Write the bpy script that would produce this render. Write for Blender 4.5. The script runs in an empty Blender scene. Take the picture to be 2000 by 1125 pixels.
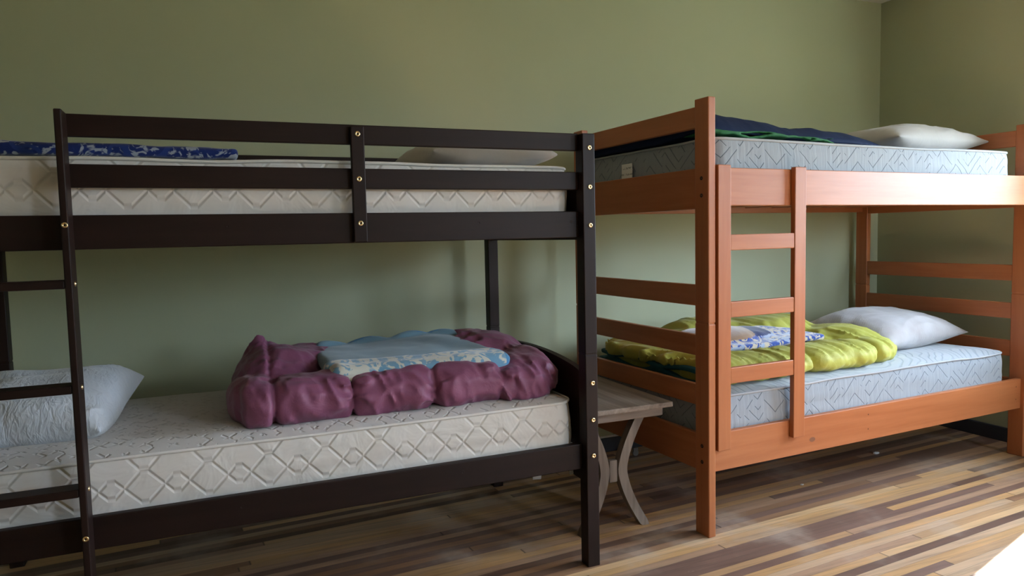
import bpy, bmesh, math, random
import numpy as np
from mathutils import Vector, Matrix
sc = bpy.context.scene
COL = sc.collection

# ------------------------------------------------------------------ camera, light, exposure
S_LENS = 1402.84 / 2000 * 36
cam_d = bpy.data.cameras.new('camera'); cam_d.lens = S_LENS; cam_d.sensor_width = 36; cam_d.clip_start = .05
cam = bpy.data.objects.new('camera', cam_d); COL.objects.link(cam)
rt = Vector((0.91988, -0.39158, -0.02190)); up = Vector((0.04874, 0.05873, 0.99708)); fw = Vector((0.38915, 0.91827, -0.07311))
cam.matrix_world = Matrix(((rt.x, up.x, -fw.x, 0), (rt.y, up.y, -fw.y, 0), (rt.z, up.z, -fw.z, 1.191), (0, 0, 0, 1)))
sc.camera = cam
sc.view_settings.view_transform = 'Standard'; sc.view_settings.look = 'None'
sc.view_settings.gamma = 1; sc.view_settings.use_curve_mapping = False
sc.view_settings.exposure = 2.80

XW, YW, ZC = 4.0, 3.36, 2.60          # right wall, back wall, ceiling
XL, YF = -2.7, -2.8                   # left wall, wall behind the camera
# windows: (wall, from, to, sill, head); 'r' = right wall along y, 'f' = wall behind the camera along x
WINS = [('r', 0.80, 2.14, 0.98, 2.02), ('r', -1.65, -0.25, 1.80, 2.42), ('f', 3.10, 3.85, 1.0, 2.42)]

world = bpy.data.worlds.new('world'); sc.world = world; world.use_nodes = True
nt = world.node_tree; bg = nt.nodes['Background']
tc = nt.nodes.new('ShaderNodeTexCoord'); sx = nt.nodes.new('ShaderNodeSeparateXYZ'); cr = nt.nodes.new('ShaderNodeValToRGB')
nt.links.new(tc.outputs['Generated'], sx.inputs[0]); nt.links.new(sx.outputs['Z'], cr.inputs[0]); nt.links.new(cr.outputs[0], bg.inputs[0])
cr.color_ramp.elements[0].position = 0.0; cr.color_ramp.elements[0].color = (.22, .24, .20, 1)
cr.color_ramp.elements[1].position = 0.12; cr.color_ramp.elements[1].color = (.70, .86, 1.10, 1)
bg.inputs[1].default_value = 5.5

sun_d = bpy.data.lights.new('sun', 'SUN'); sun_d.energy = 11; sun_d.angle = math.radians(.6); sun_d.color = (1, .97, .93)
sun = bpy.data.objects.new('sun', sun_d); COL.objects.link(sun); sun.location = (9, 3, 6)
el = math.radians(41); sdir = Vector((-.96 * math.cos(el), -.28 * math.cos(el), -math.sin(el)))
sun.rotation_euler = sdir.to_track_quat('-Z', 'Y').to_euler()

for wl, a, b, z0, z1 in WINS:
    por = bpy.data.lights.new('window_portal', 'AREA'); por.shape = 'RECTANGLE'; por.size = b - a; por.size_y = z1 - z0
    por.cycles.is_portal = True
    po = bpy.data.objects.new('window_portal', por); COL.objects.link(po)
    po.location = (XW + .24, (a + b) / 2, (z0 + z1) / 2) if wl == 'r' else ((a + b) / 2, YF - .19, (z0 + z1) / 2)
    po.rotation_euler = Vector((-1, 0, 0) if wl == 'r' else (0, 1, 0)).to_track_quat('-Z', 'Z').to_euler()

# ------------------------------------------------------------------ node expression helper
class NB:
    def __init__(s, nt): s.nt = nt
    def node(s, t, **k):
        n = s.nt.nodes.new(t)
        for a, b in k.items(): setattr(n, a, b)
        return n
class V:
    def __init__(s, nb, sock): s.nb = nb; s.s = sock
    def _m(s, op, *o):
        n = s.nb.node('ShaderNodeMath', operation=op)
        for i, a in enumerate((s,) + o):
            if isinstance(a, V): s.nb.nt.links.new(a.s, n.inputs[i])
            else: n.inputs[i].default_value = a
        return V(s.nb, n.outputs[0])
    def __add__(s, o): return s._m('ADD', o)
    __radd__ = __add__
    def __sub__(s, o): return s._m('SUBTRACT', o)
    def __mul__(s, o): return s._m('MULTIPLY', o)
    __rmul__ = __mul__
    def __neg__(s): return s._m('MULTIPLY', -1.)
    def pp(s, p): return s._m('PINGPONG', p)
    def abs(s): return s._m('ABSOLUTE')
    def min(s, o): return s._m('MINIMUM', o)
    def max(s, o): return s._m('MAXIMUM', o)
    def floor(s): return s._m('FLOOR')
    def div(s, o): return s._m('DIVIDE', o)
    def lt(s, o): return s._m('LESS_THAN', o)
    def gt(s, o): return s._m('GREATER_THAN', o)
    def sin(s): return s._m('SINE')
    def sqrt(s): return s._m('SQRT')
    def step(s, a, b):
        n = s.nb.node('ShaderNodeMapRange', interpolation_type='SMOOTHSTEP')
        s.nb.nt.links.new(s.s, n.inputs[0]); n.inputs[1].default_value = a; n.inputs[2].default_value = b
        return V(s.nb, n.outputs[0])

def mat(name, color=(.5, .5, .5), rough=.5, spec=.5, metal=0, coat=0, coat_r=.2, sheen=0):
    m = bpy.data.materials.new(name); m.use_nodes = True
    p = m.node_tree.nodes['Principled BSDF']
    p.inputs['Base Color'].default_value = (*color, 1); p.inputs['Roughness'].default_value = rough
    p.inputs['Specular IOR Level'].default_value = spec; p.inputs['Metallic'].default_value = metal
    p.inputs['Coat Weight'].default_value = coat; p.inputs['Coat Roughness'].default_value = coat_r
    p.inputs['Sheen Weight'].default_value = sheen
    return m, NB(m.node_tree), p
def xyz(nb, kind='Object', scale=(1, 1, 1), rot=(0, 0, 0)):
    t = nb.node('ShaderNodeTexCoord'); mp = nb.node('ShaderNodeMapping')
    mp.inputs['Scale'].default_value = scale; mp.inputs['Rotation'].default_value = rot
    nb.nt.links.new(t.outputs[kind], mp.inputs[0])
    s = nb.node('ShaderNodeSeparateXYZ'); nb.nt.links.new(mp.outputs[0], s.inputs[0])
    return mp.outputs[0], V(nb, s.outputs[0]), V(nb, s.outputs[1]), V(nb, s.outputs[2])
def noise(nb, vec, scale=5, detail=3, rough=.5, dist=0):
    n = nb.node('ShaderNodeTexNoise'); n.inputs['Scale'].default_value = scale; n.inputs['Detail'].default_value = detail
    n.inputs['Roughness'].default_value = rough; n.inputs['Distortion'].default_value = dist
    nb.nt.links.new(vec, n.inputs['Vector']); return V(nb, n.outputs['Fac'])
def ramp(nb, v, stops, interp='LINEAR'):
    n = nb.node('ShaderNodeValToRGB'); n.color_ramp.interpolation = interp
    e = n.color_ramp.elements
    while len(e) < len(stops): e.new(.5)
    for i, (p, c) in enumerate(stops): e[i].position = p; e[i].color = (*c, 1)
    nb.nt.links.new(v.s, n.inputs[0]); return n.outputs[0]
def mix(nb, f, a, b, bt='MIX'):
    n = nb.node('ShaderNodeMix', data_type='RGBA', blend_type=bt)
    for i, x in ((0, f), (6, a), (7, b)):
        if isinstance(x, V): nb.nt.links.new(x.s, n.inputs[i])
        elif isinstance(x, tuple): n.inputs[i].default_value = (*x, 1)
        elif isinstance(x, (int, float)): n.inputs[i].default_value = x
        else: nb.nt.links.new(x, n.inputs[i])
    return n.outputs[2]
def comb(nb, x, y, z=0.):
    n = nb.node('ShaderNodeCombineXYZ')
    for i, a in enumerate((x, y, z)):
        if isinstance(a, V): nb.nt.links.new(a.s, n.inputs[i])
        else: n.inputs[i].default_value = a
    return n.outputs[0]
def white(nb, v):
    n = nb.node('ShaderNodeTexWhiteNoise', noise_dimensions='3D'); nb.nt.links.new(v, n.inputs['Vector']); return V(nb, n.outputs['Value'])
def bump(nb, p, h, strength=.3, dist=.01, prev=None):
    n = nb.node('ShaderNodeBump'); n.inputs['Strength'].default_value = strength; n.inputs['Distance'].default_value = dist
    nb.nt.links.new(h.s, n.inputs['Height'])
    if prev is not None: nb.nt.links.new(prev, n.inputs['Normal'])
    nb.nt.links.new(n.outputs[0], p.inputs['Normal']); return n.outputs[0]

# ------------------------------------------------------------------ materials
def wall_mat():
    m, nb, p = mat('sage_paint', rough=.55, spec=.35)
    v, x, y, z = xyz(nb)
    n = noise(nb, v, 1.3, 2)
    nb.nt.links.new(ramp(nb, n, [(.3, (.395, .415, .270)), (.7, (.418, .438, .290))]), p.inputs['Base Color'])
    bump(nb, p, noise(nb, v, 160, 3), .12, .002)
    return m
def plain(name, c, rough=.5, bs=60, bst=.1, **k):
    m, nb, p = mat(name, c, rough, **k)
    v, x, y, z = xyz(nb)
    n = noise(nb, v, 4, 3)
    nb.nt.links.new(ramp(nb, n, [(.3, tuple(a * .93 for a in c)), (.7, tuple(min(1, a * 1.04) for a in c))]), p.inputs['Base Color'])
    bump(nb, p, noise(nb, v, bs, 2), bst, .001)
    return m
def wood_mat(name, axis, dark, light, rough, coat, contrast_scale=1., coat_r=.2, spec=.5):
    m, nb, p = mat(name, dark, rough, coat=coat, coat_r=coat_r, spec=spec)
    s = [14., 14., 14.]; s[axis] = .9
    v, x, y, z = xyz(nb, scale=tuple(s))
    oi = nb.node('ShaderNodeObjectInfo'); add = nb.node('ShaderNodeVectorMath', operation='ADD')
    sc_ = nb.node('ShaderNodeVectorMath', operation='SCALE'); nb.nt.links.new(comb(nb, V(nb, oi.outputs['Random']), 0.5, V(nb, oi.outputs['Random'])), sc_.inputs[0]); sc_.inputs['Scale'].default_value = 9
    nb.nt.links.new(v, add.inputs[0]); nb.nt.links.new(sc_.outputs[0], add.inputs[1])
    n = noise(nb, add.outputs[0], 1.0, 4, .55, 1.2); f = noise(nb, add.outputs[0], 7, 3, .6)
    t = n * .75 + f * .25
    mid = tuple((a + b) / 2 for a, b in zip(dark, light))
    nb.nt.links.new(ramp(nb, t, [(.3, dark), (.5, mid), (.7, light)]), p.inputs['Base Color'])
    bump(nb, p, t, .06 * contrast_scale, .002)
    return m
DK = [wood_mat('espresso_wood_' + 'xyz'[i], i, (.011, .0044, .0030), (.020, .0085, .006), .48, .0, spec=.22) for i in range(3)]
OR = [wood_mat('honey_wood_' + 'xyz'[i], i, (.35, .106, .035), (.45, .160, .060), .42, .08, coat_r=.30, spec=.4) for i in range(3)]
TB = [wood_mat('weathered_wood_' + 'xyz'[i], i, (.10, .065, .045), (.33, .26, .21), .7, 0, 6) for i in range(3)]
BRASS = plain('brass_bolt', (.80, .62, .36), .25, metal=1)
HOLE = plain('dark_hole', (.01, .007, .006), .8)
WALL = wall_mat()
CEIL = plain('ceiling_paint', (.78, .77, .74), .8)
BASE = plain('grey_baseboard', (.035, .04, .05), .4)
TRIM = plain('white_trim', (.72, .71, .68), .4)
SEAM = HOLE

def floor_mat():
    m, nb, p = mat('strip_floor', rough=.4, spec=.5)
    v, x, y, z = xyz(nb, rot=(0, 0, -.072))
    wob = noise(nb, v, .6, 1)
    W = .038
    row = y.div(W).floor()
    r1 = white(nb, comb(nb, row, 3.1))
    L = 2.2
    xs = x.div(L) + r1 * 7.
    pl = xs.floor()
    r2 = white(nb, comb(nb, row, pl)); r3 = white(nb, comb(nb, row, pl, 5.))
    col = ramp(nb, r2, [(0, (.20, .12, .10)), (.13, (.13, .072, .056)), (.24, (.32, .175, .10)), (.38, (.62, .37, .17)), (.52, (.70, .46, .25)), (.66, (.46, .29, .19)), (.78, (.62, .43, .28)), (.9, (.52, .32, .17))], 'CONSTANT')
    gv, gx, gy, gz = xyz(nb, scale=(2.2, 60, 60), rot=(0, 0, -.072))
    g = noise(nb, gv, 1, 5, .6, .6)
    col = mix(nb, .75, col, ramp(nb, g, [(.25, (.42, .38, .36)), (.5, (.95, .93, .9)), (.8, (1.35, 1.25, 1.15))]), 'MULTIPLY')
    col = mix(nb, .12, col, (.40, .24, .14))
    # worn, greyed patches and pale scuffs
    w = noise(nb, v, 2.6, 4, .6)
    col = mix(nb, w.step(.5, .72) * .5, col, (.60, .49, .40))
    sv, a, b, c = xyz(nb, scale=(9, 26, 9), rot=(0, 0, -.12))
    sc2 = noise(nb, sv, 1, 3, .7)
    col = mix(nb, sc2.step(.70, .78) * .45, col, (.66, .62, .56))
    # gaps
    fy = y.div(W); fy = (fy - fy.floor() - .5).abs()
    fx = (xs - pl - .5).abs()
    gap = fy.step(.475, .5).max(fx.step(.4975, .5))
    col = mix(nb, gap * .7, col, (.02, .012, .008))
    nb.nt.links.new(col, p.inputs['Base Color'])
    rr = (g * .18 + w * .2 + .22); nb.nt.links.new(rr.s, p.inputs['Roughness'])
    bump(nb, p, g * .3 - gap * 1.0 + r3 * .25, .25, .0015)
    return m
FLOOR = floor_mat()

def trap(x, P, ph, c, A, k):   # trapezoid wave
    t = (x + ph).pp(P / 2) - P / 4
    return (t * k).max(-A).min(A) + c
def quilt_side(name, col, line):
    m, nb, p = mat(name, col, .75, spec=.3, sheen=.2)
    v, x, z, _ = xyz(nb, 'UV')
    P = .168
    t0 = x.pp(P / 2) * -1. + P / 2
    d = (z - ((t0 - .012).max(0.) * 1.1 + .112)).abs()
    for ph, c, A in ((0, .071, .034), (P / 2, .050, .034)):
        d = d.min((z - trap(x, P, ph, c, A, 1.05)).abs())
    h = (d * .72).step(0, .0075)
    ov, *_r = xyz(nb)
    wr = noise(nb, ov, 9, 3, .5, .8)
    h2 = h + wr * 2.2
    c2 = mix(nb, h, line, col)
    st = noise(nb, ov, 2.2, 2)
    nb.nt.links.new(mix(nb, st.step(.45, .8) * .35, c2, tuple(a * b for a, b in zip(col, (.93, .88, .78)))), p.inputs['Base Color'])
    bump(nb, p, h2, .45, .006)
    return m
def quilt_top(name, col, line, s=11.):
    m, nb, p = mat(name, col, .75, spec=.3, sheen=.2)
    v, x, y, _ = xyz(nb, 'UV')
    wx = noise(nb, v, 5, 1); P = .10
    d = None
    for px, py, c in ((x, y, 0), (x + .05, y + .05, 1)):
        e = ((px.pp(P / 2) - P / 4).abs() - (py.pp(P / 2) * 1.9 - .045).sin().abs() * .45 - .002).abs()
        d = e if d is None else d.min(e)
    brk = noise(nb, v, 26, 1).step(.42, .5)
    h = d.step(0, .007).max(brk)
    ov, *_r = xyz(nb); wr = noise(nb, ov, 6, 3)
    nb.nt.links.new(mix(nb, h, line, col), p.inputs['Base Color'])
    bump(nb, p, h + wr * 1.2, .5, .005)
    return m
def chevron_side(name, col, line):
    m, nb, p = mat(name, col, .7, spec=.3, sheen=.3)
    v, x, z, _ = xyz(nb, 'UV')
    P = .19
    cell = x.div(P / 2).floor(); 
    t = x.pp(P / 2)
    q = (z + t * .95).pp(.021)
    q2 = (z - t * .95 + .011).pp(.034)
    mk = noise(nb, v, 8, 1).step(.47, .53)
    d = (q + mk * .2).min(q2 + (mk * -1. + 1.) * .2)
    h = d.step(0, .0042)
    vv, vx, vz, _ = xyz(nb, 'UV', scale=(60, 5, 1))
    wr = noise(nb, vv, 1, 3, .5, .5)
    nb.nt.links.new(mix(nb, h, line, mix(nb, wr, tuple(a * .88 for a in col), tuple(min(1, a * 1.06) for a in col))), p.inputs['Base Color'])
    bump(nb, p, h * .5 + wr * 1.0, .5, .006)
    return m
def swirl_top(name, col, line):
    m, nb, p = mat(name, col, .7, spec=.3, sheen=.3)
    v, x, y, _ = xyz(nb, 'UV')
    w = nb.node('ShaderNodeTexWave', wave_type='RINGS', rings_direction='Z'); w.inputs['Scale'].default_value = 9; w.inputs['Distortion'].default_value = 9; w.inputs['Detail'].default_value = 0.5; w.inputs['Detail Scale'].default_value = .9
    nb.nt.links.new(v, w.inputs['Vector'])
    h = V(nb, w.outputs['Fac']).step(.0, .25)
    nb.nt.links.new(mix(nb, h, line, col), p.inputs['Base Color'])
    bump(nb, p, h, .4, .004)
    return m
CREAM_S = quilt_side('cream_quilted_side', (.66, .62, .585), (.60, .56, .525))
CREAM_T = quilt_top('cream_quilted_top', (.63, .59, .56), (.56, .52, .49))
CREAM_P = plain('cream_piping', (.68, .64, .60), .7)
BLUE_S = chevron_side('pale_blue_chevron_side', (.27, .305, .345), (.085, .11, .14))
BLUE_T = swirl_top('white_swirl_top', (.37, .40, .435), (.28, .315, .36))
BLUE_P = plain('pale_piping', (.36, .38, .41), .7)

def cloth_mat(name, c, rough=.8, bs=300, bst=.15, sheen=.3, spec=.3, wr=18, wst=.35, **k):
    m, nb, p = mat(name, c, rough, sheen=sheen, spec=spec, **k)
    v, x, y, z = xyz(nb)
    n = noise(nb, v, 3, 3)
    nb.nt.links.new(ramp(nb, n, [(.3, tuple(a * .9 for a in c)), (.7, tuple(min(1, a * 1.08) for a in c))]), p.inputs['Base Color'])
    b1 = bump(nb, p, noise(nb, v, wr, 4, .55, 1.), wst, .006)
    bump(nb, p, noise(nb, v, bs, 1), bst, .0006, b1)
    return m
PURPLE = cloth_mat('plum_cotton', (.23, .072, .135), .5, sheen=.1, wr=17, wst=.6)
NAVY = cloth_mat('navy_cotton', (.010, .020, .060), .75, wr=14, sheen=0, spec=.15)
GREEN = cloth_mat('green_lining', (.022, .14, .045), .7, sheen=0)
LIME = cloth_mat('lime_cotton', (.39, .39, .065), .6, wr=15, wst=.7, sheen=.1)
TEAL = cloth_mat('teal_lining', (.012, .10, .13), .7, sheen=0)
PILW = cloth_mat('white_pillow_cotton', (.44, .415, .40), .75, wr=10, wst=.45)
STRIPE_D = None
def ripple_pillow():
    m, nb, p = mat('rippled_white_pillow', (.60, .63, .68), .6, spec=.4, sheen=.4)
    v, x, y, z = xyz(nb, scale=(1, .45, .45), rot=(0, .35, .3))
    n = noise(nb, v, 46, 2, .5, 1.4)
    vv, *_ = xyz(nb)
    b = bump(nb, p, n, .55, .008)
    bump(nb, p, noise(nb, vv, 12, 3), .4, .008, b)
    return m
RIPW = ripple_pillow()
def basket_pillow():
    m, nb, p = mat('textured_grey_white_pillow', (.70, .66, .64), .8, spec=.3, sheen=.3)
    v, x, y, z = xyz(nb)
    h = (x * 620.).sin() * (y * 620.).sin()
    n = noise(nb, v, 7, 3)
    nb.nt.links.new(ramp(nb, n, [(.3, (.32, .29, .28)), (.7, (.42, .41, .42))]), p.inputs['Base Color'])
    b = bump(nb, p, h, .25, .0015); bump(nb, p, noise(nb, v, 9, 3), .4, .01, b)
    return m
BASKW = basket_pillow()
def throw_mat(name, c1, c2, c3, scale=14, lo=.47, hi=.53):
    m, nb, p = mat(name, c1, .9, spec=.15, sheen=.5)
    v, x, y, z = xyz(nb)
    n = noise(nb, v, scale, 2, .5, 2.6); n2 = noise(nb, v, scale * .8, 1, .5, 1.5)
    col = mix(nb, n.step(lo, hi), c1, c2)
    col = mix(nb, n2.step(.60, .64), col, c3)
    nb.nt.links.new(col, p.inputs['Base Color'])
    bump(nb, p, noise(nb, v, 420, 2), .4, .0015)
    return m
THROW_RB = throw_mat('royal_blue_white_fleece', (.006, .020, .14), (.36, .39, .46), (.014, .038, .20), 21, .50, .60)
THROW_LB = throw_mat('light_blue_cream_fleece', (.16, .32, .45), (.60, .58, .50), (.20, .36, .50), 13, .46, .52)
THROW_PT = throw_mat('blue_cream_print_fleece', (.012, .05, .27), (.50, .42, .31), (.30, .36, .50), 17, .50, .54)
FLEECE_LB = cloth_mat('grey_blue_fleece', (.16, .27, .33), .95, 500, .3, .3, .1, 12, .3)
TRIM_LB = cloth_mat('bright_blue_binding', (.05, .22, .42), .6)
TAN = cloth_mat('tan_fleece', (.27, .155, .085), .95, 500, .3, .6, .1)
NAVYB = cloth_mat('navy_binding', (.012, .02, .09), .8)
METAL = plain('caster_metal', (.35, .36, .38), .3, metal=1)
LABELM = None
def tag_mat():
    m, nb, p = mat('printed_tag', (.8, .8, .78), .7)
    v, x, y, z = xyz(nb)
    row = ((z * 230.).sin()).gt(.55); br = noise(nb, v, 160, 1).gt(.46)
    nb.nt.links.new(mix(nb, row * br * .6, (.8, .8, .78), (.12, .12, .13)), p.inputs['Base Color'])
    return m
TAGM = tag_mat()
GLASS = None

# ------------------------------------------------------------------ object helpers
def link(name, me, mats, parent=None):
    o = bpy.data.objects.new(name, me); COL.objects.link(o)
    for m in (mats if isinstance(mats, (list, tuple)) else [mats]): me.materials.append(m)
    if parent: o.parent = parent
    return o
def finish(bm, name, smooth=False):
    me = bpy.data.meshes.new(name); bmesh.ops.recalc_face_normals(bm, faces=bm.faces); bm.to_mesh(me); bm.free()
    if smooth:
        for f in me.polygons: f.use_smooth = True
    return me
def tag(o, label=None, cat=None, group=None, kind=None):
    for k, v in (('label', label), ('category', cat), ('group', group), ('kind', kind)):
        if v: o[k] = v
def empty(name, loc, rz=0):
    o = bpy.data.objects.new(name, None); COL.objects.link(o); o.location = loc; o.rotation_euler = (0, 0, rz); o.empty_display_size = .1
    return o
def add_box(bm, x0, x1, y0, y1, z0, z1, bev=.003, seg=2):
    r = bmesh.ops.create_cube(bm, size=1); vs = r['verts']
    for v in vs: v.co = Vector((x0 + (v.co.x + .5) * (x1 - x0), y0 + (v.co.y + .5) * (y1 - y0), z0 + (v.co.z + .5) * (z1 - z0)))
    if bev:
        es = list({e for v in vs for e in v.link_edges})
        bmesh.ops.bevel(bm, geom=es, offset=min(bev, .45 * min(x1 - x0, y1 - y0, z1 - z0)), segments=seg, affect='EDGES', profile=.5)
class Thing:
    """parts given in one frame, stored relative to the thing's base"""
    def __init__(s, name, org, rz, label, cat, frame=(0, 0, 0), group=None):
        s.e = empty(name, org, rz); s.f = Vector(frame); tag(s.e, label, cat, group)
    def place(s, o): return o
    def box(s, name, b, m, parent=None, bev=.003, label=None, seg=2):
        bm = bmesh.new(); add_box(bm, *b, bev=bev, seg=seg)
        return s.mesh(name, bm, m, parent, label)
    def mesh(s, name, bm, m, parent=None, label=None, smooth=False):
        bmesh.ops.translate(bm, verts=bm.verts, vec=-s.f)
        o = link(name, finish(bm, name, smooth), m, parent or s.e)
        if label: o['label'] = label
        return o
def bolt_bm(c, axis, r=.0085, d=.004):
    bm = bmesh.new()
    rot = {'x': Matrix.Rotation(math.pi / 2, 4, 'Y'), 'y': Matrix.Rotation(math.pi / 2, 4, 'X'), '-x': Matrix.Rotation(-math.pi / 2, 4, 'Y'), 'z': Matrix.Identity(4)}[axis]
    prof = [(0, -d * .2), (r * .34, -d * .2), (r * .38, d * .45), (r * .8, d * .5), (r, d * .15), (r, -d)]
    n = 20; rings = []
    sgn = -1 if axis == 'y' else 1
    for pr, h in prof:
        rings.append([bm.verts.new((pr * math.cos(2 * math.pi * i / n), pr * math.sin(2 * math.pi * i / n), h)) for i in range(n)] if pr > 0 else [bm.verts.new((0, 0, h))])
    for a, b in zip(rings, rings[1:]):
        for i in range(n):
            if len(a) == 1: bm.faces.new((a[0], b[i], b[(i + 1) % n]))
            else: bm.faces.new((a[i], b[i], b[(i + 1) % n], a[(i + 1) % n]))
    bmesh.ops.transform(bm, matrix=Matrix.Translation(c) @ rot, verts=bm.verts)
    return bm

# surface nets ------------------------------------------------------
def hash3(i, j, k, seed):
    n = (i * 374761393 + j * 668265263 + k * 2147483647 + seed * 1274126177) & 0x7fffffff
    n = ((n ^ (n >> 13)) * 1274126177) & 0x7fffffff
    return ((n ^ (n >> 16)) & 0xffff) / 65535.0
def vnoise(x, y, z, seed=0):
    xi, yi, zi = np.floor(x).astype(np.int64), np.floor(y).astype(np.int64), np.floor(z).astype(np.int64)
    fx, fy, fz = x - xi, y - yi, z - zi
    fx, fy, fz = [t * t * t * (t * (t * 6 - 15) + 10) for t in (fx, fy, fz)]
    r = 0
    for a in (0, 1):
        for b in (0, 1):
            for c in (0, 1):
                w = (fx if a else 1 - fx) * (fy if b else 1 - fy) * (fz if c else 1 - fz)
                r = r + w * hash3(xi + a, yi + b, zi + c, seed)
    return r * 2 - 1
def ridge(x, y, z, seed=0): return 1 - 2 * np.abs(vnoise(x, y, z, seed))
def smin(a, b, k):
    h = np.clip(.5 + .5 * (b - a) / k, 0, 1); return b * (1 - h) + a * h - k * h * (1 - h)
def smax(a, b, k): return -smin(-a, -b, k)
def ell(X, Y, Z, c, r, p=2.4):
    q = np.abs((X - c[0]) / r[0]) ** p + np.abs((Y - c[1]) / r[1]) ** p + np.abs((Z - c[2]) / r[2]) ** p
    return (q ** (1 / p) - 1) * min(r)
def rbox(X, Y, Z, c, h, r):
    qx, qy, qz = np.abs(X - c[0]) - h[0] + r, np.abs(Y - c[1]) - h[1] + r, np.abs(Z - c[2]) - h[2] + r
    return np.sqrt(np.maximum(qx, 0) ** 2 + np.maximum(qy, 0) ** 2 + np.maximum(qz, 0) ** 2) + np.minimum(np.maximum(qx, np.maximum(qy, qz)), 0) - r
def nets(f, lo, hi, h):
    n = [int(math.ceil((b - a) / h)) + 1 for a, b in zip(lo, hi)]
    ax = [np.linspace(a, a + h * (m - 1), m) for a, m in zip(lo, n)]
    X, Y, Z = np.meshgrid(*ax, indexing='ij'); F = f(X, Y, Z)
    F[0], F[-1] = np.abs(F[0]) + 1e-4, np.abs(F[-1]) + 1e-4
    F[:, 0], F[:, -1] = np.abs(F[:, 0]) + 1e-4, np.abs(F[:, -1]) + 1e-4
    F[:, :, 0], F[:, :, -1] = np.abs(F[:, :, 0]) + 1e-4, np.abs(F[:, :, -1]) + 1e-4
    nx, ny, nz = [m - 1 for m in n]
    acc = np.zeros((nx, ny, nz, 3)); cnt = np.zeros((nx, ny, nz))
    cor = lambda c: F[c[0]:c[0] + nx, c[1]:c[1] + ny, c[2]:c[2] + nz]
    for d in range(3):
        for u in (0, 1):
            for w in (0, 1):
                a = [0, 0, 0]; o = [i for i in range(3) if i != d]; a[o[0]] = u; a[o[1]] = w; b = list(a); b[d] = 1
                A, B = cor(a), cor(b); m = (A < 0) != (B < 0)
                t = np.where(m, A / np.where(m, A - B, 1), 0)
                for i in range(3):
                    acc[..., i] += np.where(m, (t if i == d else a[i]), 0)
                cnt += m
    act = cnt > 0; idx = -np.ones((nx, ny, nz), int); idx[act] = np.arange(act.sum())
    I = np.argwhere(act); P = np.array(lo) + (I + acc[act] / cnt[act][:, None]) * h
    quads = []
    for d in range(3):
        o = [i for i in range(3) if i != d]
        sl = [slice(1, nx), slice(1, ny), slice(1, nz)]; sl[d] = slice(0, [nx, ny, nz][d])
        s2 = list(sl); s2[d] = slice(1, [nx, ny, nz][d] + 1)
        A, B = F[tuple(sl)], F[tuple(s2)]
        m = (A < 0) != (B < 0); K = np.argwhere(m)
        off = np.array([s.start for s in sl]); K = K + off
        inside = (A < 0)[m]
        e1 = np.zeros(3, int); e1[o[0]] = 1; e2 = np.zeros(3, int); e2[o[1]] = 1
        g = lambda q: idx[q[:, 0], q[:, 1], q[:, 2]]
        q = np.stack([g(K - e1 - e2), g(K - e2), g(K), g(K - e1)], 1)
        flip = ~inside if d != 1 else inside
        q[flip] = q[flip][:, ::-1]
        quads.append(q)
    Q = np.concatenate(quads); Q = Q[(Q >= 0).all(1)]
    return P, Q
def relax(P, Q, it=1, lam=.5):
    for _ in range(it):
        s = np.zeros_like(P); c = np.zeros(len(P))
        for a, b in ((0, 1), (1, 2), (2, 3), (3, 0)):
            np.add.at(s, Q[:, a], P[Q[:, b]]); np.add.at(s, Q[:, b], P[Q[:, a]])
            np.add.at(c, Q[:, a], 1); np.add.at(c, Q[:, b], 1)
        P = P * (1 - lam) + lam * s / c[:, None]
    return P
def soft(name, f, lo, hi, h, mats, parent=None, org=(0, 0, 0), it=1, pick=None):
    P, Q = nets(f, lo, hi, h); P = relax(P, Q, it)
    P0 = P; P = P - np.array(org)
    me = bpy.data.meshes.new(name); me.from_pydata(P.tolist(), [], Q.tolist()); me.update()
    me.polygons.foreach_set('use_smooth', [True] * len(me.polygons))
    o = link(name, me, mats, parent)
    if pick is not None:
        C = P0[Q].mean(1); me.polygons.foreach_set('material_index', pick(C[:, 0], C[:, 1], C[:, 2]).astype(int).tolist())
    return o
def submesh(o, keep, name, parent, m):      # split the faces flagged keep of a soft mesh into a part of its own
    bm = bmesh.new(); bm.from_mesh(o.data); bm.faces.ensure_lookup_table()
    b2 = bm.copy()
    bmesh.ops.delete(bm, geom=[f for f in bm.faces if keep[f.index]], context='FACES')
    b2.faces.ensure_lookup_table()
    bmesh.ops.delete(b2, geom=[f for f in b2.faces if not keep[f.index]], context='FACES')
    bm.to_mesh(o.data); bm.free()
    me = bpy.data.meshes.new(name); b2.to_mesh(me); b2.free()
    return link(name, me, m, parent)

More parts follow.
